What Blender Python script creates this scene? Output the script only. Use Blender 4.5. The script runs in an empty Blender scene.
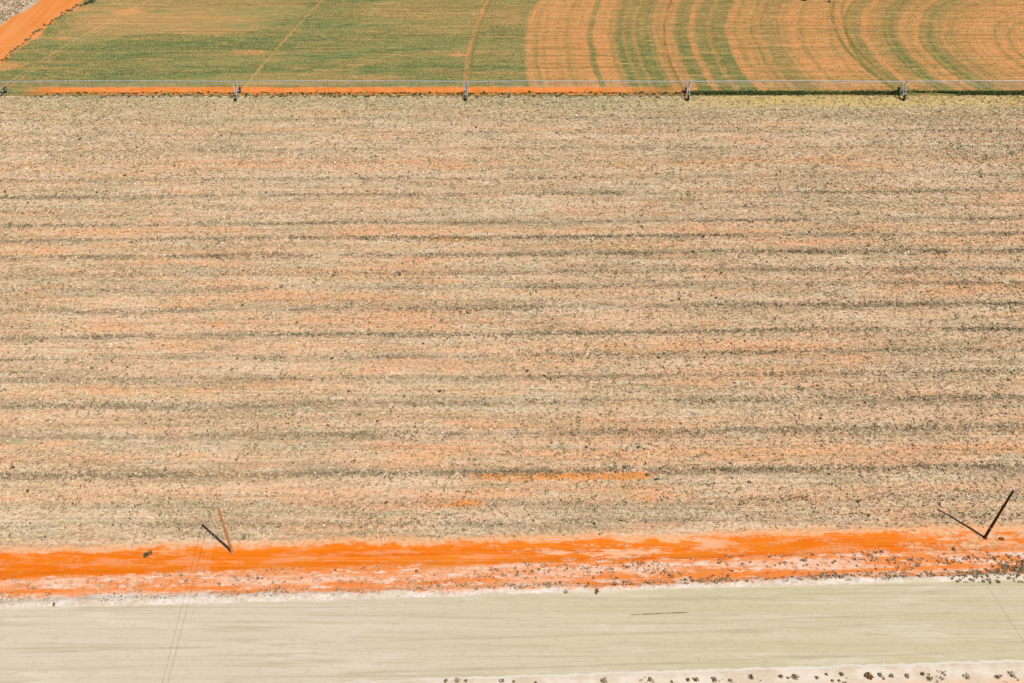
import bpy, math, random
import numpy as np

rng = np.random.default_rng(7)
random.seed(7)
sc = bpy.context.scene
COL = sc.collection

# ------------------------------------------------------------------ camera facts used to survey the site from the photograph
F, HC, DEP, CX, CY = 900.0, 96.0, math.radians(41.6), 512.0, 341.5


def ground(x, y):
    """ground point (metres) seen at a pixel of the photograph"""
    u, v = (x - CX) / F, (y - CY) / F
    dy = math.cos(DEP) - v * math.sin(DEP)
    dz = -math.sin(DEP) - v * math.cos(DEP)
    t = -HC / dz
    return u * t, dy * t


E_CAL = 1.36


def C(r, g, b, k=1.0):
    def l(c):
        c /= 255.0
        return c / 12.92 if c <= 0.04045 else ((c + 0.055) / 1.055) ** 2.4
    return tuple(min(0.85, l(v) / E_CAL * k) for v in (r, g, b))


# ------------------------------------------------------------------ smooth value noise for terrain relief and plant density
class VNoise:
    def __init__(self, seed):
        self.t = np.random.default_rng(seed).random((256, 256))

    def one(self, x, y):
        xi, yi = np.floor(x).astype(int), np.floor(y).astype(int)
        fx, fy = x - xi, y - yi
        fx, fy = fx * fx * (3 - 2 * fx), fy * fy * (3 - 2 * fy)
        t = self.t
        a, b = t[xi % 256, yi % 256], t[(xi + 1) % 256, yi % 256]
        c, d = t[xi % 256, (yi + 1) % 256], t[(xi + 1) % 256, (yi + 1) % 256]
        return (a * (1 - fx) + b * fx) * (1 - fy) + (c * (1 - fx) + d * fx) * fy

    def __call__(self, x, y, oct=3):
        s, a, tot = 0.0, 1.0, 0.0
        for k in range(oct):
            s = s + a * self.one(x * 2 ** k + 17.3 * k, y * 2 ** k + 5.1 * k)
            tot += a
            a *= 0.5
        return s / tot


N1, N2, N3, N4 = VNoise(1), VNoise(2), VNoise(3), VNoise(4)


def sstep(v, a, b):
    t = np.clip((v - a) / (b - a), 0, 1)
    return t * t * (3 - 2 * t)


# rows of raked residue: distance at x = 0, strength, half width
ROWS = [(183.2, .45, .8), (176.5, .35, .8), (169.6, .45, .7), (164.5, .25, .7), (157.9, .6, .7), (151.9, .75, .8), (147.0, .3, .8),
        (142.1, .85, .7), (137.2, .95, .75), (131.9, 1.0, .85), (126.6, .5, .8), (122.3, .7, .8), (116.6, .85, .8), (110.0, 1.05, .6),
        (104.9, .75, .6), (99.9, .6, .7), (94.3, .8, .8), (88.2, .75, .9), (80.9, .95, .8), (75.6, .35, .8), (72.3, .6, .7)]
ROW_SLOPE = 0.012


def row_mask(x, y):
    q = y - ROW_SLOPE * x + (N3(x * 0.02, y * 0.02) - .5) * 1.3
    m = 0
    for c, s, w in ROWS:
        m = m + s * np.exp(-((q - c) / (w * .75)) ** 2)
    return m


def road_w(x, y):
    return y - 0.033 * x


def b_near(x): return 51.1 + 0.033 * x
def b_far(x): return 61.6 + 0.033 * x
def b_trk0(x): return 66.1 + 0.034 * x
def b_trk1(x): return 69.4 + 0.027 * x
def b_crop(x): return np.where(x < 40, 194.6, 194.6) + 0 * x


TL0, TL1 = ground(0, 26), ground(40, 0)
TR0, TR1 = ground(0, 62), ground(84, 0)


def trail_l(y): return TL0[0] + (TL1[0] - TL0[0]) / (TL1[1] - TL0[1]) * (y - TL0[1])
def trail_r(y): return TR0[0] + (TR1[0] - TR0[0]) / (TR1[1] - TR0[1]) * (y - TR0[1])


def height(x, y):
    x, y = np.asarray(x, float), np.asarray(y, float)
    w = road_w(x, y)
    on_road = sstep(w, 50.6, 51.4) * (1 - sstep(w, 61.3, 62.0))
    z = (N1(x * .35, y * .35) - .5) * .10 + (N2(x * 1.3, y * 1.3) - .5) * .07
    z = z * (1 - on_road)
    z += on_road * .05
    z += .22 * np.exp(-((w - 62.3 - (N4(x * .1, y * 0) - .5) * .6) / .45) ** 2) * (.5 + N1(x * .5, y * .5))
    z += .12 * np.exp(-((w - 50.5) / .5) ** 2)
    z -= .12 * sstep(y - .03 * x, 66.2, 66.8) * (1 - sstep(y - .03 * x, 68.8, 69.6))
    z += .10 * row_mask(x, y) * sstep(y, 70, 73)
    edge = np.minimum(np.minimum(x + 200, 200 - x), np.minimum(y - 24, 300 - y))
    return z * np.clip(edge / 8, 0, 1)


# thin, dry patches in the crop: pixel of the centre, half width and depth in metres, strength
TAN_PATCHES = ((185, 6, 34, 17, .8), (140, 22, 22, 9, .75), (215, 22, 15, 10, .85), (455, 12, 26, 13, .45), (300, 78, 24, 3.2, .5), (90, 33, 10, 6, .6), (400, 30, 12, 3, .4))


# ------------------------------------------------------------------ materials
class NT:
    def __init__(self, name):
        self.mat = bpy.data.materials.new(name)
        self.mat.use_nodes = True
        self.t = self.mat.node_tree
        self.t.nodes.clear()
        self.out = self.t.nodes.new('ShaderNodeOutputMaterial')
        self.b = self.t.nodes.new('ShaderNodeBsdfPrincipled')
        self.t.links.new(self.b.outputs[0], self.out.inputs[0])
        self.b.inputs['Roughness'].default_value = .9
        self.b.inputs['Specular IOR Level'].default_value = .12

    def n(self, kind): return self.t.nodes.new(kind)

    def put(self, sock, v):
        if isinstance(v, bpy.types.NodeSocket):
            self.t.links.new(v, sock)
        elif isinstance(v, tuple) and len(v) == 3 and sock.type == 'RGBA':
            sock.default_value = (*v, 1)
        else:
            sock.default_value = v

    def m(self, op, a, b=None, c=None, clamp=False):
        n = self.n('ShaderNodeMath')
        n.operation = op
        n.use_clamp = clamp
        for i, v in enumerate((a, b, c)):
            if v is not None:
                self.put(n.inputs[i], v)
        return n.outputs[0]

    def add(self, a, b): return self.m('ADD', a, b)
    def sub(self, a, b): return self.m('SUBTRACT', a, b)
    def mul(self, a, b): return self.m('MULTIPLY', a, b)

    def ss(self, v, a, b, lo=0.0, hi=1.0):
        n = self.n('ShaderNodeMapRange')
        n.interpolation_type = 'SMOOTHSTEP'
        if a > b:
            a, b, lo, hi = b, a, hi, lo
        for i, q in enumerate((v, a, b, lo, hi)):
            self.put(n.inputs[i], q)
        return n.outputs[0]

    def noise(self, vec, sx, sy, detail=3, rough=.55, off=0.0):
        mp = self.n('ShaderNodeMapping')
        self.put(mp.inputs['Vector'], vec)
        mp.inputs['Scale'].default_value = (sx, sy, 0.0)
        mp.inputs['Location'].default_value = (off, off * .7, off * .31)
        n = self.n('ShaderNodeTexNoise')
        self.t.links.new(mp.outputs[0], n.inputs['Vector'])
        n.inputs['Scale'].default_value = 1
        n.inputs['Detail'].default_value = detail
        n.inputs['Roughness'].default_value = rough
        return n.outputs['Fac']

    def mix(self, f, a, b):
        n = self.n('ShaderNodeMix')
        n.data_type = 'RGBA'
        self.put(n.inputs[0], f)
        self.put(n.inputs[6], a)
        self.put(n.inputs[7], b)
        return n.outputs[2]

    def scale(self, col, f):
        """multiply a colour by a scalar"""
        n = self.n('ShaderNodeVectorMath')
        n.operation = 'SCALE'
        self.put(n.inputs[0], col)
        self.put(n.inputs['Scale'], f)
        return n.outputs[0]

    def ramp(self, v, stops):
        n = self.n('ShaderNodeValToRGB')
        cr = n.color_ramp
        while len(cr.elements) < len(stops):
            cr.elements.new(.5)
        for e, (p, c) in zip(cr.elements, sorted(stops)):
            e.position = p
            e.color = (c, c, c, 1)
        self.put(n.inputs[0], v)
        return n.outputs[0]


def terrain_material(zone):
    t = NT('soil_' + zone)
    geo = t.n('ShaderNodeNewGeometry')
    P = geo.outputs['Position']
    sep = t.n('ShaderNodeSeparateXYZ')
    t.put(sep.inputs[0], P)
    X, Y = sep.outputs[0], sep.outputs[1]
    nz = t.noise
    c = lambda n: t.sub(n, .5)

    fine = nz(P, 1.7, 2.0, 5, .72)
    fine2 = nz(P, 6, 7, 2, .6, 3)
    med = nz(P, .35, .5, 4, .6, 5)
    patch = nz(P, .045, .16, 4, .6, 11)
    streak = nz(P, .02, .55, 3, .6, 21)
    streak_f = nz(P, .035, 2.2, 3, .6, 31)
    big = nz(P, .012, .03, 2, .5, 41)

    if zone != 'crop':
        # ---------------- stubble field
        q = t.add(t.sub(Y, t.mul(X, ROW_SLOPE)), t.add(t.mul(c(nz(P, .03, .05, 2, .5, 51)), 1.6), t.mul(c(nz(P, .4, .6, 2, .5, 6)), .9)))
        rows = None
        for cc, s, w in ROWS:
            d = t.m('DIVIDE', t.sub(q, cc), w)
            e = t.m('POWER', 2.7183, t.mul(t.mul(d, d), -1.0))
            e = t.mul(e, s)
            rows = e if rows is None else t.add(rows, e)
        salm = None
        for cc, s, w in [(164.2, .9, 1.7), (139.7, .8, 1.3), (134.6, .9, 1.3), (113.5, .5, 1.6), (106.9, .65, 1.2), (91.3, .4, 1.4), (84.6, 1.0, 1.2), (77.5, .5, 1.5), (97.4, .3, 1.2), (120, .4, 1.2)]:
            d = t.m('DIVIDE', t.sub(q, cc), w)
            e = t.mul(t.m('POWER', 2.7183, t.mul(t.mul(d, d), -1.0)), s)
            salm = e if salm is None else t.add(salm, e)
        straw = t.mix(t.ss(patch, .35, .65), C(246, 212, 178), C(240, 194, 156))
        straw = t.mix(t.ss(nz(P, .03, .08, 3, .5, 77), .5, .7, 0, .55), straw, C(222, 208, 170))
        salm_f = t.mul(salm, t.ss(nz(P, .03, .1, 4, .65, 13), .3, .56))
        salm_f = t.add(salm_f, t.mul(t.ss(nz(P, .035, .22, 5, .65, 15), .49, .66), .8))
        sal_c = t.mix(t.ss(med, .35, .6), C(255, 184, 138), C(250, 184, 128))
        fld = t.mix(t.m('MINIMUM', t.mul(salm_f, 1.0), .95), straw, sal_c)
        olive = t.ss(nz(P, .04, .3, 5, .68, 16), .46, .62)
        fld = t.mix(t.mul(olive, t.sub(.75, t.mul(t.m('MINIMUM', salm_f, 1), .45))), fld, t.mix(t.ss(fine, .42, .58), C(206, 180, 140), C(172, 148, 114)))
        blot = nz(P, .11, .65, 5, .72, 44)
        fld = t.mix(t.ss(blot, .53, .64, 0, .7), fld, C(236, 218, 186))
        fld = t.mix(t.ss(blot, .46, .36, 0, .5), fld, C(190, 156, 118))
        fld = t.mix(t.ss(nz(P, .09, .5, 5, .72, 45), .55, .66, 0, .55), fld, C(198, 190, 142))
        fld = t.mix(t.ss(nz(P, .05, .35, 5, .7, 46), .56, .66, 0, .6), fld, C(252, 178, 130))
        rowf = t.mul(rows, t.ss(nz(P, .08, .4, 5, .72, 17), .38, .58, .1, 1.0))
        rowf = t.mul(rowf, t.ss(nz(P, .7, .9, 4, .7, 19), .36, .56, .35, 1.0))
        fld = t.mix(t.m('MINIMUM', t.mul(rowf, 1.05), .9), fld, t.mix(t.ss(med, .4, .6), C(140, 124, 104), C(118, 106, 82)))
        spk = t.add(.45, t.add(t.mul(t.ss(nz(P, .05, .1, 4, .65, 18), .35, .65), .4), t.ss(X, -50, 60, 0, .2)))
        fld = t.mix(t.mul(t.ss(fine, .5, .62), t.mul(spk, .85)), fld, C(136, 108, 80))
        fld = t.mix(t.mul(t.ss(fine, .47, .36), t.mul(spk, .7)), fld, C(252, 230, 192))
        fld = t.mix(t.ss(fine2, .54, .68, 0, .5), fld, C(252, 234, 198))
        fld = t.mix(t.ss(fine2, .46, .32, 0, .4), fld, C(148, 116, 86))
        fld = t.mix(t.mul(t.ss(streak_f, .5, .66), .4), fld, C(156, 134, 102))
        # greyer, greener far edge of the stubble
        far = t.mul(t.ss(t.add(Y, t.mul(c(med), 8)), 176, 192), .6)
        fld = t.mix(far, fld, t.mix(t.ss(fine, .4, .6), C(206, 194, 150), C(178, 162, 118)))
        yel = t.mul(t.ss(t.add(Y, t.mul(c(med), 4)), 187.0, 191), t.ss(X, 20, 60))
        fld = t.mix(t.mul(yel, .75), fld, t.mix(t.ss(fine, .4, .6), C(232, 198, 124), C(214, 186, 104)))
        # scraped bare streaks
        for (x0, x1, yy, k) in ((470, 540, 477.5, .8), (536, 650, 476.5, 1.0), (436, 486, 503, .85), (640, 655, 499, .6), (430, 470, 240, .4), (205, 225, 325, .6)):
            xa, Yc = ground(x0, yy)
            xb, _ = ground(x1, yy)
            dy = t.m('ABSOLUTE', t.sub(t.add(Y, t.mul(c(med), .7)), t.add(Yc, t.mul(t.sub(X, xa), .01))))
            mk = t.mul(t.ss(dy, .8, .35), t.mul(t.mul(t.ss(X, xa - 3, xa + 3), t.ss(X, xb + .8, xb - .8)), t.ss(nz(P, .5, 1.2, 4, .7, 47), .36, .54, .3, 1.0)))
            fld = t.mix(t.mul(mk, k), fld, C(248, 156, 72))

        base = fld
    else:
        # ---------------- crop field
        cxp, cyp = 152.0, 218.0
        dx, dy = t.sub(X, cxp), t.sub(Y, cyp)
        r = t.m('SQRT', t.add(t.mul(dx, dx), t.mul(dy, dy)))
        r = t.add(r, t.add(t.mul(c(nz(P, .05, .05, 2, .5, 23)), 3.0), t.mul(c(nz(P, .4, .4, 3, .6, 24)), 1.2)))
        px_bands = [(512, .95), (524, .95), (527, .05), (565, .08), (570, .6), (575, .1), (588, .12), (594, .6), (599, .12), (618, .12), (623, .9), (655, .9),
                    (668, .3), (680, .08), (685, .95), (697, .9), (701, .08), (706, .15), (710, .9), (737, .9), (742, .1), (752, .15), (778, .62), (796, .55), (803, .04), (862, .04),
                    (868, 1.0), (886, .12), (912, .9), (930, .1)]
        stops = []
        for px, v in px_bands:
            gx, gy = ground(px, 66)
            rr = math.hypot(gx - cxp, gy - cyp)
            stops.append((rr / 160.0, v))
        gx, gy = ground(950, 66)
        stops.append((math.hypot(gx - cxp, gy - cyp) / 160.0, .85))
        stops.append((.22, .1))
        gr = t.ramp(t.m('DIVIDE', r, 160.0), stops)
        lp = nz(P, .018, .11, 4, .6, 61)
        lp2 = nz(P, .03, .9, 3, .6, 62)
        gl = t.add(.5, t.mul(t.ss(t.add(lp, t.mul(c(lp2), .6)), .36, .56), .5))
        tanz = t.mul(t.ss(t.add(Y, t.mul(c(lp), 26)), 229, 238), t.ss(t.add(X, t.mul(c(lp), 30)), -52, -62))
        for (px, py, sx, sy, k_) in TAN_PATCHES:
            gx, gy = ground(px, py)
            ex = t.m('DIVIDE', t.sub(X, gx), sx)
            ey = t.m('DIVIDE', t.sub(Y, gy), sy)
            dd = t.add(t.add(t.mul(ex, ex), t.mul(ey, ey)), t.mul(c(nz(P, .05, .3, 5, .7, 55)), 2.6))
            gl = t.mul(gl, t.sub(1.0, t.ss(dd, 1.05, .8, 0, k_)))
        gx, gy = ground(36, 12)
        right = t.ss(t.add(X, t.mul(c(med), 4)), 1.0, 3.5)
        nr = t.n('ShaderNodeTexNoise')
        nr.noise_dimensions = '1D'
        t.put(nr.inputs['W'], t.mul(r, .55))
        nr.inputs['Detail'].default_value = 4
        nr.inputs['Scale'].default_value = 1
        gr = t.m('MINIMUM', t.m('MAXIMUM', t.add(gr, t.mul(c(nr.outputs[0]), 1.9)), 0.0), 1.0)
        gmask = t.add(t.mul(gr, right), t.mul(gl, t.sub(1.0, right)))
        # far top edge is mown / thinner
        gmask = t.mul(gmask, t.ss(nz(P, .03, .5, 4, .65, 63), .25, .5, .7, 1.0))
        gmask = t.mul(gmask, t.sub(1.0, t.mul(t.mul(t.ss(t.add(Y, t.mul(c(med), 14)), 216, 236), right), .22)))
        soil = t.mix(t.ss(nz(P, .02, .4, 3, .6, 64), .4, .6), C(242, 160, 98), C(226, 160, 98))
        soil = t.mix(t.mul(t.ss(X, 15, -20), .75), soil, C(190, 164, 104))
        soil = t.mix(t.ss(lp2, .52, .66, 0, .35), soil, C(186, 140, 86))
        green = t.mix(t.ss(nz(P, .05, .5, 4, .6, 65), .35, .65), C(92, 124, 76), C(130, 148, 88))
        green = t.mix(t.ss(X, 0, 20, 0, .6), green, C(122, 124, 62))
        green = t.mix(t.ss(fine, .5, .7, 0, .5), green, C(92, 108, 58))
        crop = t.mix(gmask, soil, green)
        hs_ = nz(P, .03, 1.0, 5, .7, 58)
        crop = t.mix(t.mul(t.ss(hs_, .52, .62), .55), crop, t.mix(gmask, C(190, 138, 80), C(168, 150, 88)))
        crop = t.mix(t.mul(t.ss(hs_, .47, .38), .5), crop, t.mix(gmask, C(238, 172, 112), C(96, 116, 66)))
        # sown lines running along x
        sl = t.m('SINE', t.mul(t.add(Y, t.mul(c(big), 3)), 2 * math.pi / 2.15))
        crop = t.mix(t.mul(t.ss(sl, .1, .9), t.ss(nz(P, .03, .3, 3, .6, 66), .4, .6, .1, .4)), crop, C(146, 130, 76))
        crop = t.mix(t.mul(t.ss(nz(P, .025, 1.3, 4, .65, 72), .5, .64), .6), crop, C(112, 112, 64))
        crop = t.mix(t.mul(t.ss(nz(P, .025, 1.1, 4, .65, 73), .52, .68), t.sub(.45, t.mul(gmask, .36))), crop, C(222, 184, 126))
        crop = t.mix(t.ss(fine, .52, .7, 0, .3), crop, C(104, 92, 52))
        crop = t.mix(t.ss(fine2, .55, .75, 0, .25), crop, C(236, 210, 150))
        mott = nz(P, .22, .8, 5, .75, 48)
        crop = t.mix(t.ss(mott, .53, .62, 0, .7), crop, t.mix(gmask, C(232, 172, 112), C(172, 168, 104)))
        crop = t.mix(t.ss(mott, .48, .38, 0, .7), crop, t.mix(gmask, C(196, 142, 86), C(84, 108, 62)))
        crop = t.mix(t.mul(t.ss(nz(P, .022, .14, 5, .7, 54), .5, .6), t.sub(1.0, right)), crop, t.mix(t.ss(mott, .4, .6), C(176, 160, 100), C(150, 144, 88)))
        crop = t.mix(t.ss(nz(P, .06, .5, 5, .72, 49), .56, .66, 0, .6), crop, C(224, 166, 106))
        crop = t.mix(t.ss(fine, .53, .64, 0, .4), crop, C(96, 92, 50))
        crop = t.mix(t.ss(fine, .46, .36, 0, .3), crop, C(232, 204, 146))
        # wheel tracks of the irrigator: x = a + b (Y-200) + c (Y-200)^2
        for (a, b, cc, hw, k, colr) in ((-119.8, .22, .0025, .25, .7, C(226, 178, 122)), (-118.2, .22, .0025, .2, .5, C(232, 170, 118)), (-62.8, .15, .0006, .22, .85, C(226, 172, 110)),
                                       (-11.2, -.02, .0020, .35, .9, C(220, 154, 96)), (-10.0, -.02, .0020, .2, .6, C(140, 118, 68)),
                                       (40.0, -.13, .0042, .25, .75, C(140, 104, 62)), (88.6, -.33, .0070, .4, .75, C(104, 114, 56)), (91.2, -.33, .0070, .25, .75, C(138, 108, 52))):
            yy = t.sub(Y, 200.0)
            xt = t.add(a, t.add(t.mul(yy, b), t.mul(t.mul(yy, yy), cc)))
            d = t.m('ABSOLUTE', t.add(t.sub(X, xt), t.add(t.mul(c(med), .8), t.mul(c(fine), 1.2))))
            crop = t.mix(t.mul(t.mul(t.ss(d, hw + .35, hw - .2), t.ss(nz(P, .1, .1, 4, .7, 50), .34, .54, .3, 1.0)), k), crop, colr)
        # bare orange strip along the machine
        ys = t.add(Y, t.mul(c(nz(P, .3, .5, 3, .6, 67)), 1.6))
        bare = t.mul(t.mul(t.ss(ys, 193.6, 194.3), t.ss(ys, 198.9, 198.0)), t.mul(t.ss(X, -116, -108), t.ss(t.add(X, t.mul(c(med), 20)), 40, 12, .25, 1.0)))
        bare = t.mul(bare, t.ss(X, 44, 38))
        crop = t.mix(bare, crop, t.mix(t.ss(med, .4, .6), C(252, 152, 82), C(240, 140, 60)))
        wl_ = t.mul(bare, t.ss(t.add(Y, t.mul(c(fine), 1.0)), 195.9, 195.2))
        crop = t.mix(t.mul(wl_, t.ss(nz(P, 1.1, 1.4, 3, .7, 56), .46, .54)), crop, t.mix(t.ss(fine2, .4, .6), C(206, 170, 84), C(150, 132, 62)))
        crop = t.mix(t.mul(t.ss(Y, 194.6, 194.2), t.ss(X, 42, 36)), crop, t.mix(t.ss(fine, .4, .6), C(130, 108, 66), C(84, 76, 46)))
        strip = t.mul(t.mul(t.ss(ys, 194.0, 194.6), t.ss(ys, 197.4, 196.2)), t.ss(X, 40, 43))
        strip = t.mul(strip, t.ss(nz(P, .05, .1, 3, .6, 68), .3, .5, .35, 1.0))
        crop = t.mix(t.mul(strip, .75), crop, C(120, 128, 74))
        # patches of bare soil left
        for (px, py, sx, sy) in ((250, 52, 7, 1.6), (62, 38, 5, 1.2), (458, 55, 4, 1.5), (74, 9, 5, 3.5), (7, 66, 5, 3.5), (37, 37, 3, 2), (128, 12, 6, 3)):
            gx, gy = ground(px, py)
            dd = t.add(t.m('ABSOLUTE', t.m('DIVIDE', t.sub(X, gx), sx)), t.m('ABSOLUTE', t.m('DIVIDE', t.sub(Y, gy), sy)))
            crop = t.mix(t.ss(t.add(dd, t.mul(c(fine), 1.2)), 1.1, .6, 0, .7), crop, C(236, 166, 106))
        # scrub and farm trail at the far left
        xe = t.add(X, t.mul(c(nz(P, .12, .12, 4, .6, 69)), 4.5))
        tl = t.add(TL0[0], t.mul(t.sub(Y, TL0[1]), (TL1[0] - TL0[0]) / (TL1[1] - TL0[1])))
        tr = t.add(TR0[0], t.mul(t.sub(Y, TR0[1]), (TR1[0] - TR0[0]) / (TR1[1] - TR0[1])))
        trail = t.mix(t.ss(nz(P, .5, .05, 3, .6, 70), .3, .7), C(246, 160, 92), C(238, 142, 66))
        trail = t.mix(t.ss(med, .55, .72, 0, .5), trail, C(250, 170, 110))
        crop = t.mix(t.ss(t.sub(xe, tr), .5, -.3), crop, trail)
        scrub = t.mix(t.ss(fine, .4, .6), C(236, 218, 192), C(180, 152, 118))
        crop = t.mix(t.ss(t.sub(xe, tl), .5, -.4), crop, scrub)

        base = crop
    if zone != 'crop':
        # ---------------- red sandy track
        e1 = t.add(t.sub(Y, t.mul(X, .027)), t.add(t.mul(c(nz(P, .5, .8, 5, .7, 80)), 2.6), t.mul(c(nz(P, .06, .05, 3, .6, 81)), 1.6)))
        e0 = t.add(t.sub(Y, t.mul(X, .034)), t.add(t.mul(c(nz(P, .25, .6, 5, .7, 82)), 2.6), t.mul(c(nz(P, .04, .04, 2, .6, 83)), 1.4)))
        red = t.mix(t.ss(nz(P, .08, .6, 5, .65, 84), .34, .62), C(248, 121, 0), C(246, 134, 26))
        red = t.mix(t.ss(nz(P, .03, 3.2, 4, .6, 52), .52, .64, 0, .55), red, C(214, 92, 8))
        red = t.mix(t.ss(nz(P, .03, 2.6, 4, .6, 53), .54, .66, 0, .5), red, C(255, 166, 88))
        pale = t.mul(t.ss(nz(P, .14, .8, 5, .72, 85), .5, .6), t.add(.3, t.add(t.mul(t.ss(X, 1, 8), t.ss(X, 32, 18)), t.mul(t.ss(X, 46, 54), .95))))
        red = t.mix(t.m('MINIMUM', pale, .85), red, C(253, 200, 160))
        red = t.mix(t.mul(t.ss(nz(P, .3, 1.3, 5, .75, 57), .54, .62), t.ss(X, -30, 10, .35, .85)), red, t.mix(t.ss(fine, .42, .58), C(252, 188, 138), C(214, 120, 52)))
        red = t.mix(t.mul(t.ss(X, 48, 58), t.ss(nz(P, .3, .5, 5, .7, 71), .4, .56)), red, t.mix(t.ss(fine, .45, .6), C(252, 196, 150), C(206, 150, 106)))
        red = t.mix(t.ss(fine2, .56, .75, 0, .35), red, C(220, 104, 16))
        red = t.mix(t.ss(nz(P, .5, .9, 5, .7, 79), .56, .7, 0, .45), red, C(255, 172, 96))
        shoulder = t.mix(t.ss(e1, 69.7, 69.1), t.mix(t.ss(fine, .4, .65), C(250, 192, 146), C(240, 166, 104)), red)
        base = t.mix(t.ss(e1, 70.9, 69.7), base, shoulder)
    if zone == 'roadside':
        # verge: pink sand with orange and white
        w_ = t.sub(Y, t.mul(X, .033))
        vb = nz(P, .08, .6, 5, .68, 86)
        pink = t.mix(t.ss(vb, .34, .52), C(252, 206, 174), C(250, 166, 110))
        pink = t.mix(t.ss(t.add(vb, t.mul(t.ss(X, -10, 20), .06)), .5, .6, 0, .9), pink, C(250, 144, 62))
        pink = t.mix(t.ss(nz(P, .35, 1.3, 5, .75, 87), .52, .6, 0, .8), pink, C(252, 228, 208))
        pink = t.mix(t.ss(nz(P, .8, 1.6, 5, .75, 78), .53, .62, 0, .75), pink, C(210, 140, 98))
        pink = t.mix(t.ss(fine, .53, .64, 0, .6), pink, C(176, 128, 98))
        wv = t.add(w_, t.mul(c(nz(P, .1, .3, 3, .6, 75)), .8))
        orl = t.ss(t.m('ABSOLUTE', t.sub(wv, t.add(63.75, t.mul(X, -.003)))), .42, .1)
        pink = t.mix(t.mul(orl, t.ss(nz(P, .07, .4, 4, .65, 74), .36, .56)), pink, t.mix(t.ss(fine, .45, .6), C(252, 146, 66), C(236, 132, 60)))
        base = t.mix(t.ss(e0, 66.4, 65.8), base, pink)
        # white calcrete windrow
        w0 = t.sub(Y, t.mul(X, .033))
        w = t.add(w0, t.add(t.mul(c(nz(P, .3, .6, 5, .7, 88)), 2.2), t.mul(c(nz(P, .05, .05, 2, .5, 89)), 1.2)))
        white = t.mix(t.ss(med, .36, .62), C(244, 232, 220), C(230, 212, 192))
        white = t.mix(t.ss(fine, .5, .6, 0, .65), white, C(196, 176, 156))
        white = t.mix(t.ss(nz(P, .5, 1.2, 5, .75, 76), .5, .6, 0, .7), white, C(214, 190, 168))
        wl = t.add(62.4, t.ss(X, -15, -50, 0, .75))
        base = t.mix(t.ss(t.sub(w, wl), .35, -.25), base, white)
        # gravel road
        wr = t.add(w0, t.add(t.mul(c(nz(P, .4, .6, 5, .7, 90)), .9), t.mul(c(nz(P, .02, .02, 2, .5, 91)), .7)))
        road = t.mix(t.ss(X, -40, 35), C(222, 207, 182), C(213, 201, 164))
        road = t.mix(t.mul(t.ss(nz(P, .012, .9, 4, .6, 92), .42, .62), .5), road, C(228, 214, 190))
        road = t.mix(t.mul(t.ss(nz(P, .02, 3.0, 4, .65, 93), .5, .66), .5), road, C(198, 183, 148))
        road = t.mix(t.ss(nz(P, 2.6, 3.4, 5, .75, 94), .52, .64, 0, .22), road, C(178, 163, 130))
        road = t.mix(t.ss(nz(P, .06, .5, 5, .7, 95), .53, .66, 0, .5), road, C(236, 226, 206))
        road = t.mix(t.ss(nz(P, .05, 1.6, 5, .7, 59), .53, .64, 0, .5), road, C(192, 178, 146))
        road = t.mix(t.ss(nz(P, .9, 1.6, 5, .75, 60), .54, .64, 0, .25), road, C(182, 168, 138))
        # ruts: (w at x=0, slope, x from, x to, half width, strength)
        for (wc, sl_, xa, xb, hw, k) in ((55.9, .001, -60, 62, .10, .45), (57.1, .002, 10, 62, .06, .35), (54.7, 0, -55, -12, .07, .25), (58.9, .001, 20, 62, .07, .3),
                                        (52.0, .003, -22, 52, .10, .55), (59.2, .0, -30, 5, .06, .15), (53.3, .001, -10, 40, .06, .2), (60.3, .001, 30, 60, .06, .35)):
            d = t.m('ABSOLUTE', t.add(t.sub(t.sub(w0, wc), t.mul(X, sl_)), t.mul(c(nz(P, .04, .04, 2, .5, 96)), .5)))
            mk = t.mul(t.ss(d, hw + .16, hw * .2), t.mul(t.ss(X, xa, xa + 6), t.ss(X, xb, xb - 6)))
            mk = t.mul(mk, t.ss(nz(P, .12, .5, 3, .6, 97), .35, .6, .2, 1.0))
            road = t.mix(t.mul(mk, k * .55), road, C(160, 146, 116))
        # one dark skid mark
        (sx0, sy0), (sx1, sy1) = ground(629, 615), ground(690, 612.5)
        d = t.m('ABSOLUTE', t.sub(t.sub(Y, sy0), t.mul(t.sub(X, sx0), (sy1 - sy0) / (sx1 - sx0))))
        mk = t.mul(t.ss(d, .12, .03), t.mul(t.ss(X, sx0, sx0 + .6), t.ss(X, sx1, sx1 - .6)))
        mk = t.mul(mk, t.ss(nz(P, .9, .9, 3, .6, 98), .3, .55, .25, 1.0))
        road = t.mix(t.mul(mk, .8), road, C(96, 84, 62))
        base = t.mix(t.mul(t.ss(wr, 61.85, 61.45), 1.0), base, road)
        nearv = t.mix(t.ss(med, .4, .62), C(240, 226, 208), C(226, 206, 180))
        nearv = t.mix(t.mul(t.ss(t.add(w0, t.mul(c(med), 1.6)), 49.4, 48.4), .7), nearv, t.mix(t.ss(med, .45, .6), C(246, 200, 160), C(238, 214, 188)))
        nearv = t.mix(t.ss(fine, .55, .72, 0, .4), nearv, C(196, 176, 146))
        base = t.mix(t.ss(wr, 51.25, 50.9), base, nearv)
        # thin white graded lip on the near side
        lip = t.ss(t.m('ABSOLUTE', t.sub(wr, 51.0)), .22, .08)
        base = t.mix(t.mul(lip, t.ss(X, -25, 0, .2, .8)), base, C(246, 238, 220))

    t.put(t.b.inputs['Base Color'], base)
    bump = t.n('ShaderNodeBump')
    bump.inputs['Strength'].default_value = .55
    bump.inputs['Distance'].default_value = .10
    w0 = t.sub(Y, t.mul(X, .033))
    offroad = t.m('MAXIMUM', t.ss(w0, 61.4, 62.2), t.ss(w0, 51.2, 50.6))
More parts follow.
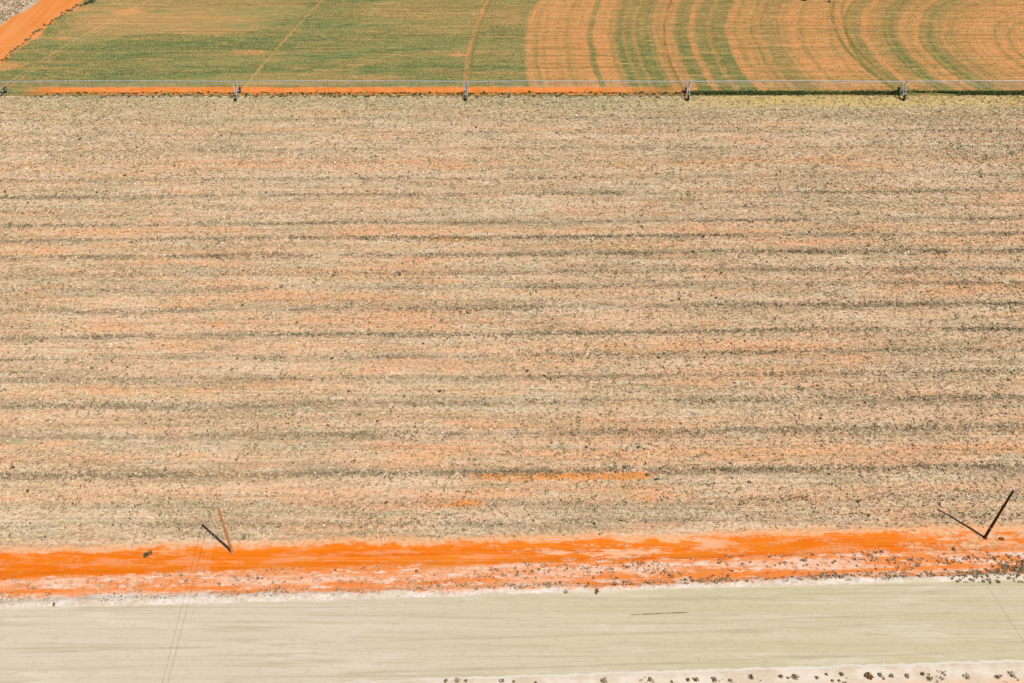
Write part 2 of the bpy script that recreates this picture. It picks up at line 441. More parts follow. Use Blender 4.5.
    t.put(bump.inputs['Height'], t.mul(t.add(fine, t.mul(fine2, .5)), t.add(t.mul(offroad, .8), .2)))
    t.put(t.b.inputs['Normal'], bump.outputs[0])
    return t.mat


def plain(name, col, rough=.6, metal=0.0, var=.25, sc_=3.0):
    t = NT(name)
    tc = t.n('ShaderNodeTexCoord')
    n = t.noise(tc.outputs['Object'], sc_, sc_, 4)
    t.put(t.b.inputs['Base Color'], t.mix(t.ss(n, .35, .65), col, tuple(v * (1 - var) for v in col)))
    t.b.inputs['Roughness'].default_value = rough
    t.b.inputs['Metallic'].default_value = metal
    return t.mat


def leaf_mat(name):
    """plant material: each clump carries its own tone as a colour attribute"""
    t = NT(name)
    a = t.n('ShaderNodeAttribute')
    a.attribute_name = 'tone'
    t.put(t.b.inputs['Base Color'], a.outputs['Color'])
    t.b.inputs['Roughness'].default_value = .8
    return t.mat


M_SOUTH = terrain_material('roadside')
M_FIELD = terrain_material('stubble')
M_CROP = terrain_material('crop')
M_PLANT = leaf_mat('plant_fibre')


# ------------------------------------------------------------------ mesh helpers
def link(name, me, mat=None, parent=None):
    o = bpy.data.objects.new(name, me)
    COL.objects.link(o)
    if mat is not None and me is not None:
        me.materials.append(mat)
    if parent is not None:
        o.parent = parent
    return o


def tag(o, label=None, cat=None, group=None, kind=None):
    for k, v in (('label', label), ('category', cat), ('group', group), ('kind', kind)):
        if v:
            o[k] = v
    return o


def np_mesh(name, V, Fc, tone=None, smooth=False):
    """V (n,3), Fc (m,k) arrays -> mesh"""
    me = bpy.data.meshes.new(name)
    n, m, k = len(V), len(Fc), Fc.shape[1]
    me.vertices.add(n)
    me.vertices.foreach_set('co', np.ascontiguousarray(V, np.float32).ravel())
    me.loops.add(m * k)
    me.loops.foreach_set('vertex_index', np.ascontiguousarray(Fc, np.int32).ravel())
    me.polygons.add(m)
    me.polygons.foreach_set('loop_start', np.arange(0, m * k, k, dtype=np.int32))
    me.polygons.foreach_set('loop_total', np.full(m, k, np.int32))
    if smooth:
        me.polygons.foreach_set('use_smooth', np.ones(m, bool))
    if tone is not None:
        a = me.attributes.new('tone', 'FLOAT_COLOR', 'POINT')
        rgba = np.ones((n, 4), np.float32)
        rgba[:, :3] = tone
        a.data.foreach_set('color', rgba.ravel())
    me.update(calc_edges=True)
    me.validate()
    return me


def sheet(name, xs, ys_lo, ys_hi, ny, mat):
    """ground sheet between two boundary functions of x"""
    xs = np.asarray(xs, float)
    lo, hi = ys_lo(xs), ys_hi(xs)
    t = np.linspace(0, 1, ny)[:, None]
    Y = lo[None] * (1 - t) + hi[None] * t
    X = np.repeat(xs[None], ny, 0)
    return grid(name, X, Y, mat)


def grid(name, X, Y, mat, kind='structure'):
    ny, nx = X.shape
    V = np.stack([X, Y, height(X, Y)], -1).reshape(-1, 3)
    i = np.arange(ny - 1)[:, None] * nx + np.arange(nx - 1)[None]
    Fc = np.stack([i, i + 1, i + nx + 1, i + nx], -1).reshape(-1, 4)
    o = link(name, np_mesh(name, V, Fc, smooth=True), mat)
    return tag(o, kind=kind)


const = lambda v: (lambda x: np.full_like(x, v))
xs = np.linspace(-200, 200, 801)
Y_END = 300.0
sheet('near_verge', xs, const(24.0), b_near, 60, M_SOUTH)
sheet('gravel_road', xs, b_near, b_far, 24, M_SOUTH)
sheet('sandy_verge', xs, b_far, b_trk0, 16, M_SOUTH)
sheet('dirt_track', xs, b_trk0, b_trk1, 12, M_SOUTH)
sheet('stubble_field', xs, b_trk1, const(194.0), 300, M_FIELD)
ys = np.linspace(194.0, Y_END, 180)
for nm, fa, fb, n in (('crop_field', trail_r, const(200.0), 480), ('farm_track', trail_l, trail_r, 16), ('scrubland', const(-200.0), trail_l, 80)):
    a, b = fa(ys), fb(ys)
    s = np.linspace(0, 1, n)[None]
    X = a[:, None] * (1 - s) + b[:, None] * s
    grid(nm, X, np.repeat(ys[:, None], n, 1), M_CROP)
# land all round, out to the horizon
R = 4000
V = np.array([(-R, -R, 0), (R, -R, 0), (R, R, 0), (-R, R, 0), (-200, 24, 0), (200, 24, 0), (200, Y_END, 0), (-200, Y_END, 0)], float)
link_o = link('surrounding_land', np_mesh('surrounding_land', V, np.array([(0, 1, 5, 4), (1, 2, 6, 5), (2, 3, 7, 6), (3, 0, 4, 7)])), M_FIELD)
tag(link_o, kind='structure')


# ------------------------------------------------------------------ ground cover: many small clumps of blades
def in_view(x, y, pad=14):
    dz = -HC
    zc = y * math.cos(DEP) - dz * math.sin(DEP)
    u = np.abs(F * x / zc)
    return u < 512 + pad * F / zc


def clumps(name, x, y, size, hgt, tone, blades=5, kind='stuff', wide=.32, label=None):
    n = len(x)
    z = height(x, y)
    a = rng.random((n, blades)) * 2 * np.pi
    rad = size[:, None] * (0.15 + .45 * rng.random((n, blades)))
    bx = x[:, None] + np.cos(a) * rad
    by = y[:, None] + np.sin(a) * rad
    lean = size[:, None] * (.2 + .5 * rng.random((n, blades)))
    a2 = a + rng.normal(0, .7, (n, blades))
    wd = size[:, None] * wide * (.6 + .8 * rng.random((n, blades)))
    h = hgt[:, None] * (.55 + .9 * rng.random((n, blades)))
    px, py = -np.sin(a2) * wd, np.cos(a2) * wd
    z0 = np.repeat(z[:, None] - .02, blades, 1)
    v0 = np.stack([bx + px, by + py, z0], -1)
    v1 = np.stack([bx - px, by - py, z0], -1)
    v2 = np.stack([bx + np.cos(a2) * lean, by + np.sin(a2) * lean, z0 + h], -1)
    V = np.stack([v0, v1, v2], 2).reshape(-1, 3)
    tn = tone[:, None, :] * (.8 + .4 * rng.random((n, blades, 1)))
    T = np.repeat(tn.reshape(-1, 1, 3), 3, 1).reshape(-1, 3)
    Fc = np.arange(n * blades * 3).reshape(-1, 3)
    o = link(name, np_mesh(name, V, Fc, np.clip(T, 0, .85)), M_PLANT)
    return tag(o, label=label, kind=kind)


def scatter(n, ylo, yhi, half):
    y = ylo + (yhi - ylo) * rng.random(n)
    x = (rng.random(n) * 2 - 1) * half
    k = in_view(x, y)
    return x[k], y[k]


def blend(a, b, f):
    return np.asarray(a)[None] * (1 - f[:, None]) + np.asarray(b)[None] * f[:, None]


# --- stubble
x, y = scatter(620000, 69.5, 194.0, 128)
q = y - .027 * x
rm = np.clip(row_mask(x, y), 0, 1.1) * sstep(N1(x * .06, y * .3) + .45 * (N2(x * .4, y * .8) - .5), .32, .58)
dens = .28 + .52 * rm + .5 * (N2(x * .05, y * .2) - .4) + .06 * sstep(x, -40, 50)
dens *= sstep(q + (N1(x * .5, y * .5) - .5) * 2.2, 69.6, 71.6)
k = rng.random(len(x)) < dens
x, y, rm = x[k], y[k], np.clip(rm[k], 0, 1)
pick = rng.random(len(x))
tone = blend(C(248, 222, 182), C(218, 186, 146), rng.random(len(x)))
grey = (pick < .2 + .5 * rm)
tone[grey] = blend(C(172, 150, 122), C(126, 110, 88), rng.random(grey.sum()))
grn = (pick > 1 - .06 - .2 * sstep(y[:], 176, 192) - .16 * (N4(x * .04, y * .1) > .6))
tone[grn] = blend(C(192, 184, 132), C(158, 152, 104), rng.random(grn.sum()))
bright = (pick > .42) & (pick < .50)
tone[bright] = np.array(C(255, 242, 212))  # a random share of clumps gets the palest tone
big_ = rng.random(len(x)) < .05
tone[big_] = blend(C(176, 168, 128), C(134, 122, 92), rng.random(big_.sum()))
sz = (.17 + .17 * rng.random(len(x)) ** 2) * (1 + (y - 70) / 260)
sz[big_] *= 1.7
clumps('stubble', x, y, sz, (1 + .6 * big_) * (.07 + .11 * rng.random(len(x)) + .06 * rm), tone, 4)

# --- weeds too many and too small to count
x, y = scatter(26000, 71.5, 188.0, 128)
k = rng.random(len(x)) < (.10 + .35 * sstep(y, 150, 85)) * (.25 + 1.5 * (N2(x * .06 + 9, y * .15) > .5))
x, y = x[k], y[k]
tone = blend(C(120, 104, 76), C(76, 74, 48), rng.random(len(x)))
clumps('small_weeds', x, y, .11 + .15 * rng.random(len(x)) ** 2, .10 + .14 * rng.random(len(x)), tone, 6)

# --- crop
x, y = scatter(300000, 194.0, 262.0, 165)
cr = np.hypot(x - 152, y - 218)
dens = .45 + .7 * (N1(x * .03, y * .25) - .5)
for (px, py, hx, hy, k_) in TAN_PATCHES:
    gx, gy = ground(px, py)
    dd = ((x - gx) / hx) ** 2 + ((y - gy) / hy) ** 2 + (N3(x * .05, y * .3) - .5) * 2
    dens = dens * (1 - k_ * (1 - sstep(dd, .8, 1.1)))
k = (rng.random(len(x)) < dens) & (x > trail_r(y) + 1)
strip_b = (y > 194.2) & (y < 199) & (x < 40)
k &= ~(strip_b & (rng.random(len(x)) < .9))
x, y = x[k], y[k]
left = 1 - sstep(x, -2, 6)
tone = blend(C(116, 134, 80), C(156, 160, 102), rng.random(len(x)))
bare = rng.random(len(x)) < (.25 + .35 * (1 - left))
tone[bare] = blend(C(222, 184, 124), C(196, 160, 100), rng.random(bare.sum()))
k = (rng.random(len(x)) < .25 + .75 * left)
x, y, tone = x[k], y[k], tone[k]
clumps('crop_plants', x, y, .18 + .16 * rng.random(len(x)), .07 + .10 * rng.random(len(x)), tone, 4)

# --- low dead growth on the sandy verges
x, y = scatter(60000, 40, 71, 66)
w = road_w(x, y)
d1 = ((w > 62.2) & (y - .034 * x < 66.3))
dens = d1 * np.clip((N1(x * .3, y * .9) - .45) * 2.2, 0, 1) * (.45 + .5 * sstep(x, 0, 40)) + d1 * .35 * (np.abs(w - 62.55) < .45) * (N2(x * .25, y * .3) > .42)
dens = dens + d1 * .9 * sstep(x + 4 * (63.6 - w), 56, 62) * (N2(x * .6, y * .6) > .3)
dens = dens + (w < 50.3) * np.clip((N1(x * .5, y * .9) - .5) * 1.4, 0, 1) * .4
k = rng.random(len(x)) < dens * .8
x, y = x[k], y[k]
tone = blend(C(214, 184, 148), C(162, 142, 112), rng.random(len(x)) ** .8)
clumps('dead_grass', x, y, .14 + .2 * rng.random(len(x)), .1 + .18 * rng.random(len(x)), tone, 6)

# --- dry scrub beyond the farm track
x, y = scatter(26000, 205, 262, 172)
k = x < trail_l(y) - .5
x, y = x[k], y[k]
tone = blend(C(176, 150, 118), C(222, 202, 172), rng.random(len(x)))
clumps('dry_scrub', x, y, .35 + .5 * rng.random(len(x)), .25 + .4 * rng.random(len(x)), tone, 5)

# --- rank green growth along the shaded strip under the machine (right of the third tower)
n = 6500
x = 41 + rng.random(n) * 84
y = 195.2 + rng.normal(0, .42, n)
k = (N1(x * .08, y * .2) > .36) & ~((x > 68) & (x < 80) & (rng.random(n) < .75))
x, y = x[k], y[k]
tone = blend(C(138, 152, 92), C(98, 116, 62), rng.random(len(x)))
clumps('rank_grass', x, y, .24 + .22 * rng.random(len(x)), .2 + .28 * rng.random(len(x)), tone, 5)


# ------------------------------------------------------------------ bushes and weeds: individuals
def bush_mesh(name, seed, rad, hgt, n, cols, leaf):
    r = np.random.default_rng(seed)
    lobes = [(r.normal(0, .24, 2) * rad, .6 + .4 * r.random()) for _ in range(5)]
    Vs, Ts = [], []
    for i in range(n):
        (lc, ls) = lobes[r.integers(len(lobes))]
        a, b, rr = r.random() * 2 * math.pi, math.acos(r.random()), (.35 + .65 * r.random() ** .5)
        p = np.array([lc[0] + math.cos(a) * math.sin(b) * rr * rad * .6 * ls, lc[1] + math.sin(a) * math.sin(b) * rr * rad * .6 * ls, hgt * ls * (.08 + .92 * math.cos(b) * rr)])
        t1 = r.normal(0, 1, 3)
        t1 /= np.linalg.norm(t1)
        t2 = np.cross(t1, r.normal(0, 1, 3))
        t2 /= np.linalg.norm(t2)
        s = leaf * (.6 + .8 * r.random())
        Vs += [p - t1 * s * .5, p + t2 * s * .35, p + t1 * s * .6, p - t2 * s * .35]
        c0, c1 = cols
        f = r.random()
        Ts += [np.array(c0) * (1 - f) + np.array(c1) * f] * 4
    # stems
    for i in range(7):
        a = r.random() * 2 * math.pi
        e = np.array([math.cos(a) * rad * .5, math.sin(a) * rad * .5, hgt * (.4 + .3 * r.random())])
        s = np.array([-math.sin(a), math.cos(a), 0]) * .02
        Vs += [-s, s, e + s * .5, e - s * .5]
        Ts += [np.array(C(110, 90, 66))] * 4
    V = np.array(Vs)
    V[:, 2] = np.maximum(V[:, 2], -.03)
    me = np_mesh(name, V, np.arange(len(V)).reshape(-1, 4), np.array(Ts))
    me.materials.append(M_PLANT)
    return me


GREY = (C(222, 202, 172), C(178, 160, 132))
OLIVE = (C(192, 178, 126), C(144, 130, 86))
DKGRN = (C(104, 122, 82), C(66, 84, 56))
BROWN = (C(200, 148, 106), C(150, 108, 76))
GRASSY = (C(206, 186, 146), C(150, 132, 98))
bm = {
    'grey': [bush_mesh('scrub_tuft', s, .5, .45, 90, GREY, .16) for s in (1, 2, 3)],
    'olive': [bush_mesh('scrub_tuft', s, .5, .5, 90, OLIVE, .16) for s in (4, 5, 6)],
    'green': [bush_mesh('shrub', s, .5, .55, 150, DKGRN, .15) for s in (7, 8)],
    'brown': [bush_mesh('scrub_tuft', s, .5, .4, 80, BROWN, .16) for s in (9, 10)],
    'dry': [bush_mesh('grass_tuft', s, .5, .4, 90, GRASSY, .18) for s in (11, 12, 13)],
}


def plant(name, kind, X, Y, s, label, cat, group=None, sz=None):
    me = random.choice(bm[kind])
    o = bpy.data.objects.new(name, me)
    COL.objects.link(o)
    o.location = (X, Y, float(height(X, Y)))
    o.rotation_euler = (0, 0, random.random() * 6.283)
    o.scale = (s * random.uniform(.85, 1.2), s * random.uniform(.85, 1.2), sz or s * random.uniform(.8, 1.2))
    return tag(o, label, cat, group)


# tufts on the near verge, bottom edge of the view (pixel of the base, size in metres)
near_tufts = [(446, 682, .7), (457, 682, .8), (466, 682, .6), (503, 682, .8), (514, 682, .5), (536, 683, .5), (603, 681, .9), (650, 680, .8), (672, 682, .45), (688, 681, .8), (696, 680, .9), (714, 680, .9),
              (730, 681, .7), (751, 678, .8), (781, 677, .8), (788, 678, .5), (817, 678, .6), (826, 675, .6), (842, 675, .9),
              (880, 675, .9), (884, 679, .5), (891, 676, .8), (907, 676, 1.0), (923, 675, .8), (929, 679, .8), (945, 675, .5), (967, 678, .9), (998, 678, 1.0), (1012, 676, .9), (839, 681, .5), (832, 681, .5)]
for px, py, s in near_tufts:
    X, Y = ground(px, py)
    plant('scrub_tuft', random.choice(['grey', 'olive', 'olive', 'dry']), X, Y, s * .95, 'small scrubby tuft on the pale near verge along the bottom edge', 'tuft', 'tufts on the near verge')
X, Y = ground(869, 677)
plant('scrub_tuft', 'brown', X, Y, 1.5, 'largest brown scrub tuft on the pale verge at the bottom edge', 'tuft')
X, Y = ground(796, 678)
plant('scrub_tuft', 'grey', X, Y, 1.25, 'dark round tuft on the near verge, left of the largest brown tuft', 'tuft')

# named single bushes
X, Y = ground(147.5, 554)
plant('shrub', 'green', X, Y, 1.05, 'round dark green shrub on the orange track left of the light brown pole', 'shrub', sz=.8)
X, Y = ground(54.5, 605)
plant('shrub', 'green', X, Y, .55, 'tiny dark green shrub standing in the white roadside windrow', 'shrub')
X, Y = ground(244, 538)
plant('shrub', 'olive', X, Y, .9, 'low olive shrub in the field edge just right of the light brown pole', 'shrub')
X, Y = ground(1002, 539)
plant('shrub', 'brown', X, Y, .9, 'dark brown shrub on the orange sand right of the dark pole', 'shrub')
X, Y = ground(954, 549)
plant('shrub', 'brown', X, Y, .8, 'brown shrub at the edge of the orange track below the dark pole', 'shrub')
X, Y = ground(566, 593)
plant('shrub', 'grey', X, Y, .6, 'small grey shrub alone on the white windrow near the middle of the road edge', 'shrub')
X, Y = ground(597, 592)
plant('shrub', 'brown', X, Y, 1.0, 'spreading brown shrub on the white windrow near the middle of the road edge', 'shrub')
X, Y = ground(648, 476)
plant('shrub', 'olive', X, Y, .8, 'dark olive weed at the right end of the scraped orange streak', 'shrub')
for i, (px, py, s, lab) in enumerate(((92, 1.5, 3.0, 'bushy dark green shrub at the far head of the orange farm track'),
                                      (86, 4, 1.8, 'smaller green shrub just left of the bushy one beside the farm track'),
                                      (804, 0.5, 2.6, 'dark green shrub standing in the crop at the top edge, right of the middle'),
                                      (829, 2, 1.4, 'small green shrub in the crop at the top edge, right of the dark one'))):
    X, Y = ground(px, py)
    plant('shrub', 'green', X, Y, s, lab, 'shrub', sz=s * .6)
# line of scrub along the right side of the farm track
for i in range(56):
    f = i / 55
    X, Y = ground(88 - 86 * f + random.uniform(-1, 1), 1 + 61 * f - 5 * math.sin(f * 3.14) + random.uniform(-1.5, 1.5))
    plant('scrub_tuft', random.choice(['olive', 'brown', 'olive']), X, Y, random.uniform(.6, 1.5), 'olive brown scrub tuft lining the right side of the orange farm track, top left', 'tuft', 'tufts along the farm track')

# roadside scrub between road and track
cnt = 0
tries = 0
while cnt < 170 and tries < 20000:
    tries += 1
    X = random.uniform(-64, 66)
    w = random.choice([random.gauss(62.9, .25), random.gauss(64.6, .5), random.uniform(62.6, 66.3), random.gauss(64.9, .25)])
    Y = w + .033 * X
    p = .35 + .5 * (X > 0) + .2 * (X > 30)
    if N2(np.array(X * .12), np.array(Y * .5)) < .42 or random.random() > p:
        continue
    kind = random.choice(['grey', 'grey', 'brown', 'olive', 'dry'])
    plant('scrub_tuft', kind, X, Y, random.uniform(.25, .6), 'dry scrub tuft on the pink sand between gravel road and orange track', 'tuft', 'scrub on the sandy verge')
    cnt += 1
for i in range(90):
    px = 945 + 82 * random.random() ** .6
    py = random.uniform(561 + (1030 - px) * .22, 583)
    X, Y = ground(px, py)
    plant('thicket_tuft', random.choice(['grey', 'grey', 'dry']), X, Y, random.uniform(.25, .6), 'grey scrub tuft in the thicket on the verge below the dark pole', 'tuft', 'thicket of grey scrub')

# dark weeds dotted over the stubble
cnt = 0
while cnt < 290:
    px, py = random.uniform(0, 1024), 540 - 430 * random.random() ** .75
    X, Y = ground(px, py)
    if Y > 190 or Y - .028 * X < 71.3:
        continue
    plant('field_weed', random.choice(['olive', 'brown', 'grey', 'green', 'green']), X, Y, random.uniform(.30, .62) * (1 + (Y - 70) / 400), 'small dark weed dotted over the dry stubble field', 'weed', 'weeds in the stubble field')
    cnt += 1

# row of weeds under the irrigator, along the field edge
for i in range(290):
    X = -108 + 150 * (i + random.uniform(-.6, .6)) / 290
    Y = 194.9 + random.gauss(0, .5)
    if random.random() < .12:
        continue
    plant('row_weed', random.choice(['olive', 'green', 'green']), X, Y, random.uniform(.55, 1.15), 'green weed in the row along the orange strip below the irrigator', 'weed', 'row of weeds under the irrigator', sz=random.uniform(.3, .6))
for i in range(110):
    X = -112 + 150 * (i + random.uniform(-.5, .5)) / 110
    plant('edge_weed', random.choice(['olive', 'green', 'grey']), X, 193.45 + random.gauss(0, .12), random.uniform(.8, 1.4), 'low dark weed on the thin line between stubble and orange strip', 'weed', 'weeds along the stubble edge', sz=random.uniform(.35, .55))


# ------------------------------------------------------------------ tubes
def tube_geo(p0, p1, r0, r1, n=8, caps=True):
    p0, p1 = np.array(p0, float), np.array(p1, float)
    d = p1 - p0
    d /= np.linalg.norm(d)
    a = np.cross(d, (0, 0, 1) if abs(d[2]) < .9 else (1, 0, 0))
    a /= np.linalg.norm(a)
    b = np.cross(d, a)
    th = np.arange(n) * 2 * math.pi / n
    ring = np.cos(th)[:, None] * a + np.sin(th)[:, None] * b
    V = list(p0 + ring * r0) + list(p1 + ring * r1)
    Fs = [(i, (i + 1) % n, n + (i + 1) % n, n + i) for i in range(n)] + ([tuple(range(n))[::-1], tuple(range(n, 2 * n))] if caps else [])
    return V, Fs


class MB:
    def __init__(self): self.V, self.F = [], []

    def raw(self, V, Fs):
        o = len(self.V)
        self.V += [tuple(v) for v in V]
        self.F += [tuple(i + o for i in f) for f in Fs]
        return self

    def tube(self, p0, p1, r0, r1=None, n=8, caps=True): return self.raw(*tube_geo(p0, p1, r0, r0 if r1 is None else r1, n, caps))

    def path(self, pts, r, n=6):
        for a, b in zip(pts[:-1], pts[1:]):
            self.tube(a, b, r, r, n, False)
        return self

    def box(self, c, s):
        x, y, z = c
        a, b, d = (v / 2 for v in s)
        V = [(x + i * a, y + j * b, z + k * d) for k in (-1, 1) for j in (-1, 1) for i in (-1, 1)]
        return self.raw(V, [(0, 2, 3, 1), (4, 5, 7, 6), (0, 1, 5, 4), (2, 6, 7, 3), (0, 4, 6, 2), (1, 3, 7, 5)])

    def build(self, name, mat, parent=None, smooth=False):
        me = bpy.data.meshes.new(name)
        me.from_pydata(self.V, [], self.F)
        if smooth:
            for p in me.polygons:
                p.use_smooth = len(p.vertices) == 4
        return link(name, me, mat, parent)


def empty(name, loc):
    o = bpy.data.objects.new(name, None)
    COL.objects.link(o)
    o.location = loc
    o.empty_display_size = .3
    return o


# ------------------------------------------------------------------ utility poles
M_WOOD_SUNLIT = plain('sunlit_brown_timber', C(206, 146, 96), .85, 0, .05, 2)  # left pole: sunlit look put into the timber colour
M_WOOD_SHADED = plain('shaded_dark_timber', C(92, 58, 34), .85, 0, .06, 2)  # right pole: shaded side put into the timber colour
M_STEEL = plain('galvanised_steel', (.46, .49, .52), .55, .2, .2, 2)
M_PORC = plain('porcelain', (.42, .36, .30), .3)
M_WIRE = plain('aluminium_wire', (.54, .48, .36), .6, 0)
SUN_AZ = math.radians(141.0)
H_POLE = 9.25


def pole(base_px, top_px, mat, label, ins, rad):
    X, Y = ground(*base_px)
    z = float(height(X, Y))
    # lean so the head sits where the photograph has it
    best = None
    for ax in np.linspace(-.5, .5, 41):
        for ay in np.linspace(-.5, .5, 41):
            d = ((X + ax), (Y + ay), H_POLE - HC)
            zc = d[1] * math.cos(DEP) - d[2] * math.sin(DEP)
            yc = d[1] * math.sin(DEP) + d[2] * math.cos(DEP)
            e = (CX + F * d[0] / zc - top_px[0]) ** 2 + (CY - F * yc / zc - top_px[1]) ** 2
            if best is None or e < best[0]:
                best = (e, ax, ay)
    ax, ay = best[1], best[2]
    root = empty('utility_pole', (X, Y, z))
    tag(root, label, 'utility pole', 'roadside utility poles')
    m = MB()
    k = 6
    pts = [(ax * i / k, ay * i / k, -.3 + (H_POLE + .3) * i / k) for i in range(k + 1)]
    for i in range(k):
        m.tube(pts[i], pts[i + 1], rad * (1 - .3 * i / k), rad * (1 - .3 * (i + 1) / k), 14, False)
    m.build('post', mat, root, True)
    MB().tube((ax, ay, H_POLE), (ax, ay, H_POLE + .05), rad * .8, rad * .55, 14).build('cap', M_STEEL, root, True)
    heads = []
    for h in ins:
        s = h / H_POLE
        p = (ax * s, ay * s - rad - .02, h)
        q = (ax * s, ay * s - rad - .22, h)
        b = MB().tube(p, q, .025, .025, 8).build('bracket', M_STEEL, root)
        i_ = MB()
        for j, rr in enumerate((.05, .085, .06, .085, .05)):
            i_.tube((q[0], q[1], h + .03 * j), (q[0], q[1], h + .03 * (j + 1)), rr, rr * .8, 10)
        i_.build('insulator', M_PORC, b, True)
        heads.append((X + q[0], Y + q[1], z + h + .15))
    # ground line collar of packed soil and a steel strap
    MB().tube((0, 0, -.05), (0, 0, .12), rad * 1.8, rad * 1.05, 14).build('footing', M_WOOD_SHADED if mat is M_WOOD_SHADED else M_WOOD_SUNLIT, root, True)
    MB().tube((ax * .22, ay * .22, 2.0), (ax * .225, ay * .225, 2.07), rad * .99, rad * .99, 14).build('strap', M_STEEL, root, True)
    return heads


hl = pole((232, 551.5), (218, 506), M_WOOD_SUNLIT, 'timber pole coloured sunlit light brown at the field edge on the left, carrying two wires', (9.1, 7.7), .20)
hr = pole((985, 537), (1014.5, 489), M_WOOD_SHADED, 'timber pole coloured dark as its shaded side at the field edge on the right, carrying one wire', (9.1,), .195)


def wire(p, g0, g1, label, group):
    """hangs from insulator p along the direction of its shadow on the ground, g0 -> g1 (pixels)"""
    a, b = ground(*g0), ground(*g1)
    d = np.array([b[0] - a[0], b[1] - a[1]])
    d /= np.linalg.norm(d)
    L = 85.0
    pts = []
    for i in range(25):
        s = i / 24
        pts.append((p[0] + d[0] * L * s, p[1] + d[1] * L * s, p[2] - 4 * .55 * s * (1 - s)))
    o = MB().path(pts, .015, 6).build('power_line', M_WIRE)
    tag(o, label, 'wire', group)


wire(hl[0], (201, 528), (160, 683), 'upper thin wire running from the light brown pole across the gravel road', 'wires over the road')
wire(hl[1], (206, 545), (170, 683), 'lower thin wire running from the light brown pole across the gravel road', 'wires over the road')
wire(hr[0], (941, 511), (1024, 640), 'thin wire running from the dark pole across the gravel road', 'wires over the road')

# ------------------------------------------------------------------ centre pivot irrigator
PY, PZ = 193.75, 3.65
M_TYRE = plain('tyre_rubber', (.02, .02, .02), .85)
M_DARK = plain('gearbox_paint', (.05, .055, .06), .6)
M_HOSE = plain('black_hose', (.06, .06, .06), .7)
piv = empty('pivot_irrigator', (90.4, PY, 0))
tag(piv, 'long galvanised pivot irrigator on wheeled towers spanning the crop edge', 'irrigator')
tx = [-171.5, -118.1, -63.4, -10.5, 40.5, 90.1, 140.0]
ox, oy = piv.location.x, piv.location.y


def tower(xt):
    m = MB()
    x0 = xt - ox
    hb = 2.05
    # base beam between the wheels, legs to the pipe, cross braces
    m.tube((x0, -hb, .78), (x0, hb, .78), .09, .09, 8)
    for s in (-1, 1):
        for e in (-1, 1):
            m.tube((x0 + e * .12, s * (hb - .15), .82), (x0 + e * .55, s * .12, PZ - .1), .085, .07, 8)
        m.tube((x0 - .3, s * 1.2, 2.2), (x0 + .3, s * 1.2, 2.2), .04, .04, 6)
        m.tube((x0, s * (hb - .2), .85), (x0, -s * 1.0, 2.35), .03, .03, 6)
    m.tube((x0, -1.0, 2.3), (x0, 1.0, 2.3), .04, .04, 6)
    fr = m.build('drive_tower', M_STEEL, piv)
    for s in (-1, 1):
        w = MB()
        yc, n = s * hb, 20
        # tyre: lathe about x with lugs
        prof = [(.40, -.08), (.54, -.13), (.63, -.10), (.65, 0), (.63, .10), (.54, .13), (.40, .08)]
        V, Fs = [], []
        for i in range(n):
            a = 2 * math.pi * i / n
            for r_, xx in prof:
                rr = r_ + (.025 if (i % 2 and r_ > .6) else 0)
                V.append((x0 + xx, yc + math.cos(a) * rr, .66 + math.sin(a) * rr))
        k = len(prof)
        for i in range(n):
            for j in range(k - 1):
                Fs.append((i * k + j, ((i + 1) % n) * k + j, ((i + 1) % n) * k + j + 1, i * k + j + 1))
        w.raw(V, Fs)
        wo = w.build('wheel', M_TYRE, fr)
        rim = MB()
        rim.tube((x0 - .05, yc, .66), (x0 + .05, yc, .66), .40, .40, 20)
        rim.tube((x0 + .05, yc, .66), (x0 + .16, yc, .66), .12, .09, 12)
        # thing > part > sub-part is as deep as it goes: the rim is a sibling of the wheel under the tower
        rim.build('rim', M_STEEL, fr)
        MB().box((x0, s * (hb - .42), .62), (.26, .34, .3)).build('gearbox', M_DARK, fr)
    MB().box((x0 + .1, 0, .95), (.4, .5, .22)).build('motor', M_DARK, fr)
    MB().box((x0 + .35, -.25, PZ + .05), (.3, .3, .5)).build('control_box', M_STEEL, fr)


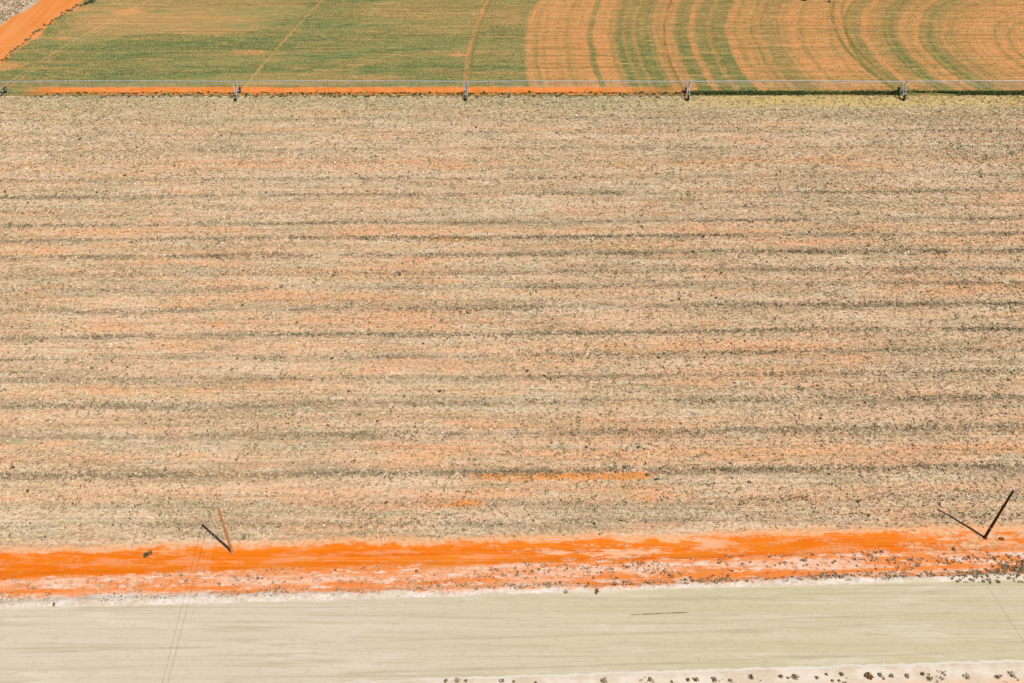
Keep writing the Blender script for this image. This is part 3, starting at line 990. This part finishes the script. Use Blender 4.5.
for xt in tx[1:6]:
    tower(xt)
for a, b in zip(tx[:-1], tx[1:]):
    x0, x1 = a - ox, b - ox
    nseg = 18
    arc = lambda s: PZ + 4 * .15 * s * (1 - s)
    pts = [(x0 + (x1 - x0) * i / nseg, 0, arc(i / nseg)) for i in range(nseg + 1)]
    sp = MB().path(pts, .085, 10).build('span_pipe', M_STEEL, piv, True)
    tr = MB()
    nb = 8
    prev = None
    for i in range(1, nb):
        s = i / nb
        xx, zz = x0 + (x1 - x0) * s, arc(s)
        drop = 1.15 * min(1, 4.5 * s * (1 - s))
        for e in (-1, 1):
            tr.tube((xx, 0, zz), (xx, e * .75, zz - drop), .02, .02, 5)
        cur = (xx, zz - drop)
        for e in (-1, 1):
            if prev:
                tr.tube((prev[0], e * .75, prev[1]), (cur[0], e * .75, cur[1]), .017, .017, 5)
                tr.tube((xx - (x1 - x0) / nb, 0, arc(s - 1 / nb)), (xx, e * .75, zz - drop), .014, .014, 5)
            else:
                tr.tube((x0, e * .3, PZ - .2), (cur[0], e * .75, cur[1]), .017, .017, 5)
        prev = cur
    for e in (-1, 1):
        tr.tube((prev[0], e * .75, prev[1]), (x1, e * .3, PZ - .2), .017, .017, 5)
    tr.build('truss', M_STEEL, sp)
    hs = MB()
    for i in range(1, 20):
        s = i / 20
        xx, zz = x0 + (x1 - x0) * s, arc(s)
        e = .35 if i % 2 else -.35
        hs.path([(xx, 0, zz + .1), (xx, e * .6, zz + .22), (xx, e, zz), (xx, e, 1.5)], .016, 5)
        hs.tube((xx, e, 1.5), (xx, e, 1.35), .05, .06, 6)
    tag(hs.build('sprinkler_hoses', M_HOSE, sp), kind='stuff')

# ------------------------------------------------------------------ light, sky, camera
el = math.radians(54.5)
sx, sy = -math.cos(SUN_AZ), -math.sin(SUN_AZ)          # towards the sun
sun = bpy.data.lights.new('Sun', 'SUN')
sun.energy = 4.7
sun.angle = math.radians(.53)
sun.color = (1, .955, .89)
so = bpy.data.objects.new('Sun', sun)
COL.objects.link(so)
from mathutils import Vector
so.rotation_euler = Vector((sx * math.cos(el), sy * math.cos(el), math.sin(el))).to_track_quat('Z', 'Y').to_euler()
wd = bpy.data.worlds.new('World')
sc.world = wd
wd.use_nodes = True
nt = wd.node_tree
bg = nt.nodes['Background']
sky = nt.nodes.new('ShaderNodeTexSky')
sky.sky_type = 'NISHITA'
sky.sun_disc = False
sky.sun_elevation = el
sky.sun_rotation = math.atan2(sx, sy)
nt.links.new(sky.outputs[0], bg.inputs[0])
bg.inputs[1].default_value = .05

cam = bpy.data.cameras.new('Camera')
co = bpy.data.objects.new('Camera', cam)
COL.objects.link(co)
cam.sensor_width = 36
cam.lens = F / 1024 * 36
cam.clip_start = .5
cam.clip_end = 12000
co.location = (0, 0, HC)
co.rotation_euler = (math.pi / 2 - DEP, 0, 0)
sc.camera = co
vs = sc.view_settings
vs.view_transform = 'Standard'
vs.look = 'None'
vs.exposure = .07
vs.gamma = 1
vs.use_curve_mapping = False
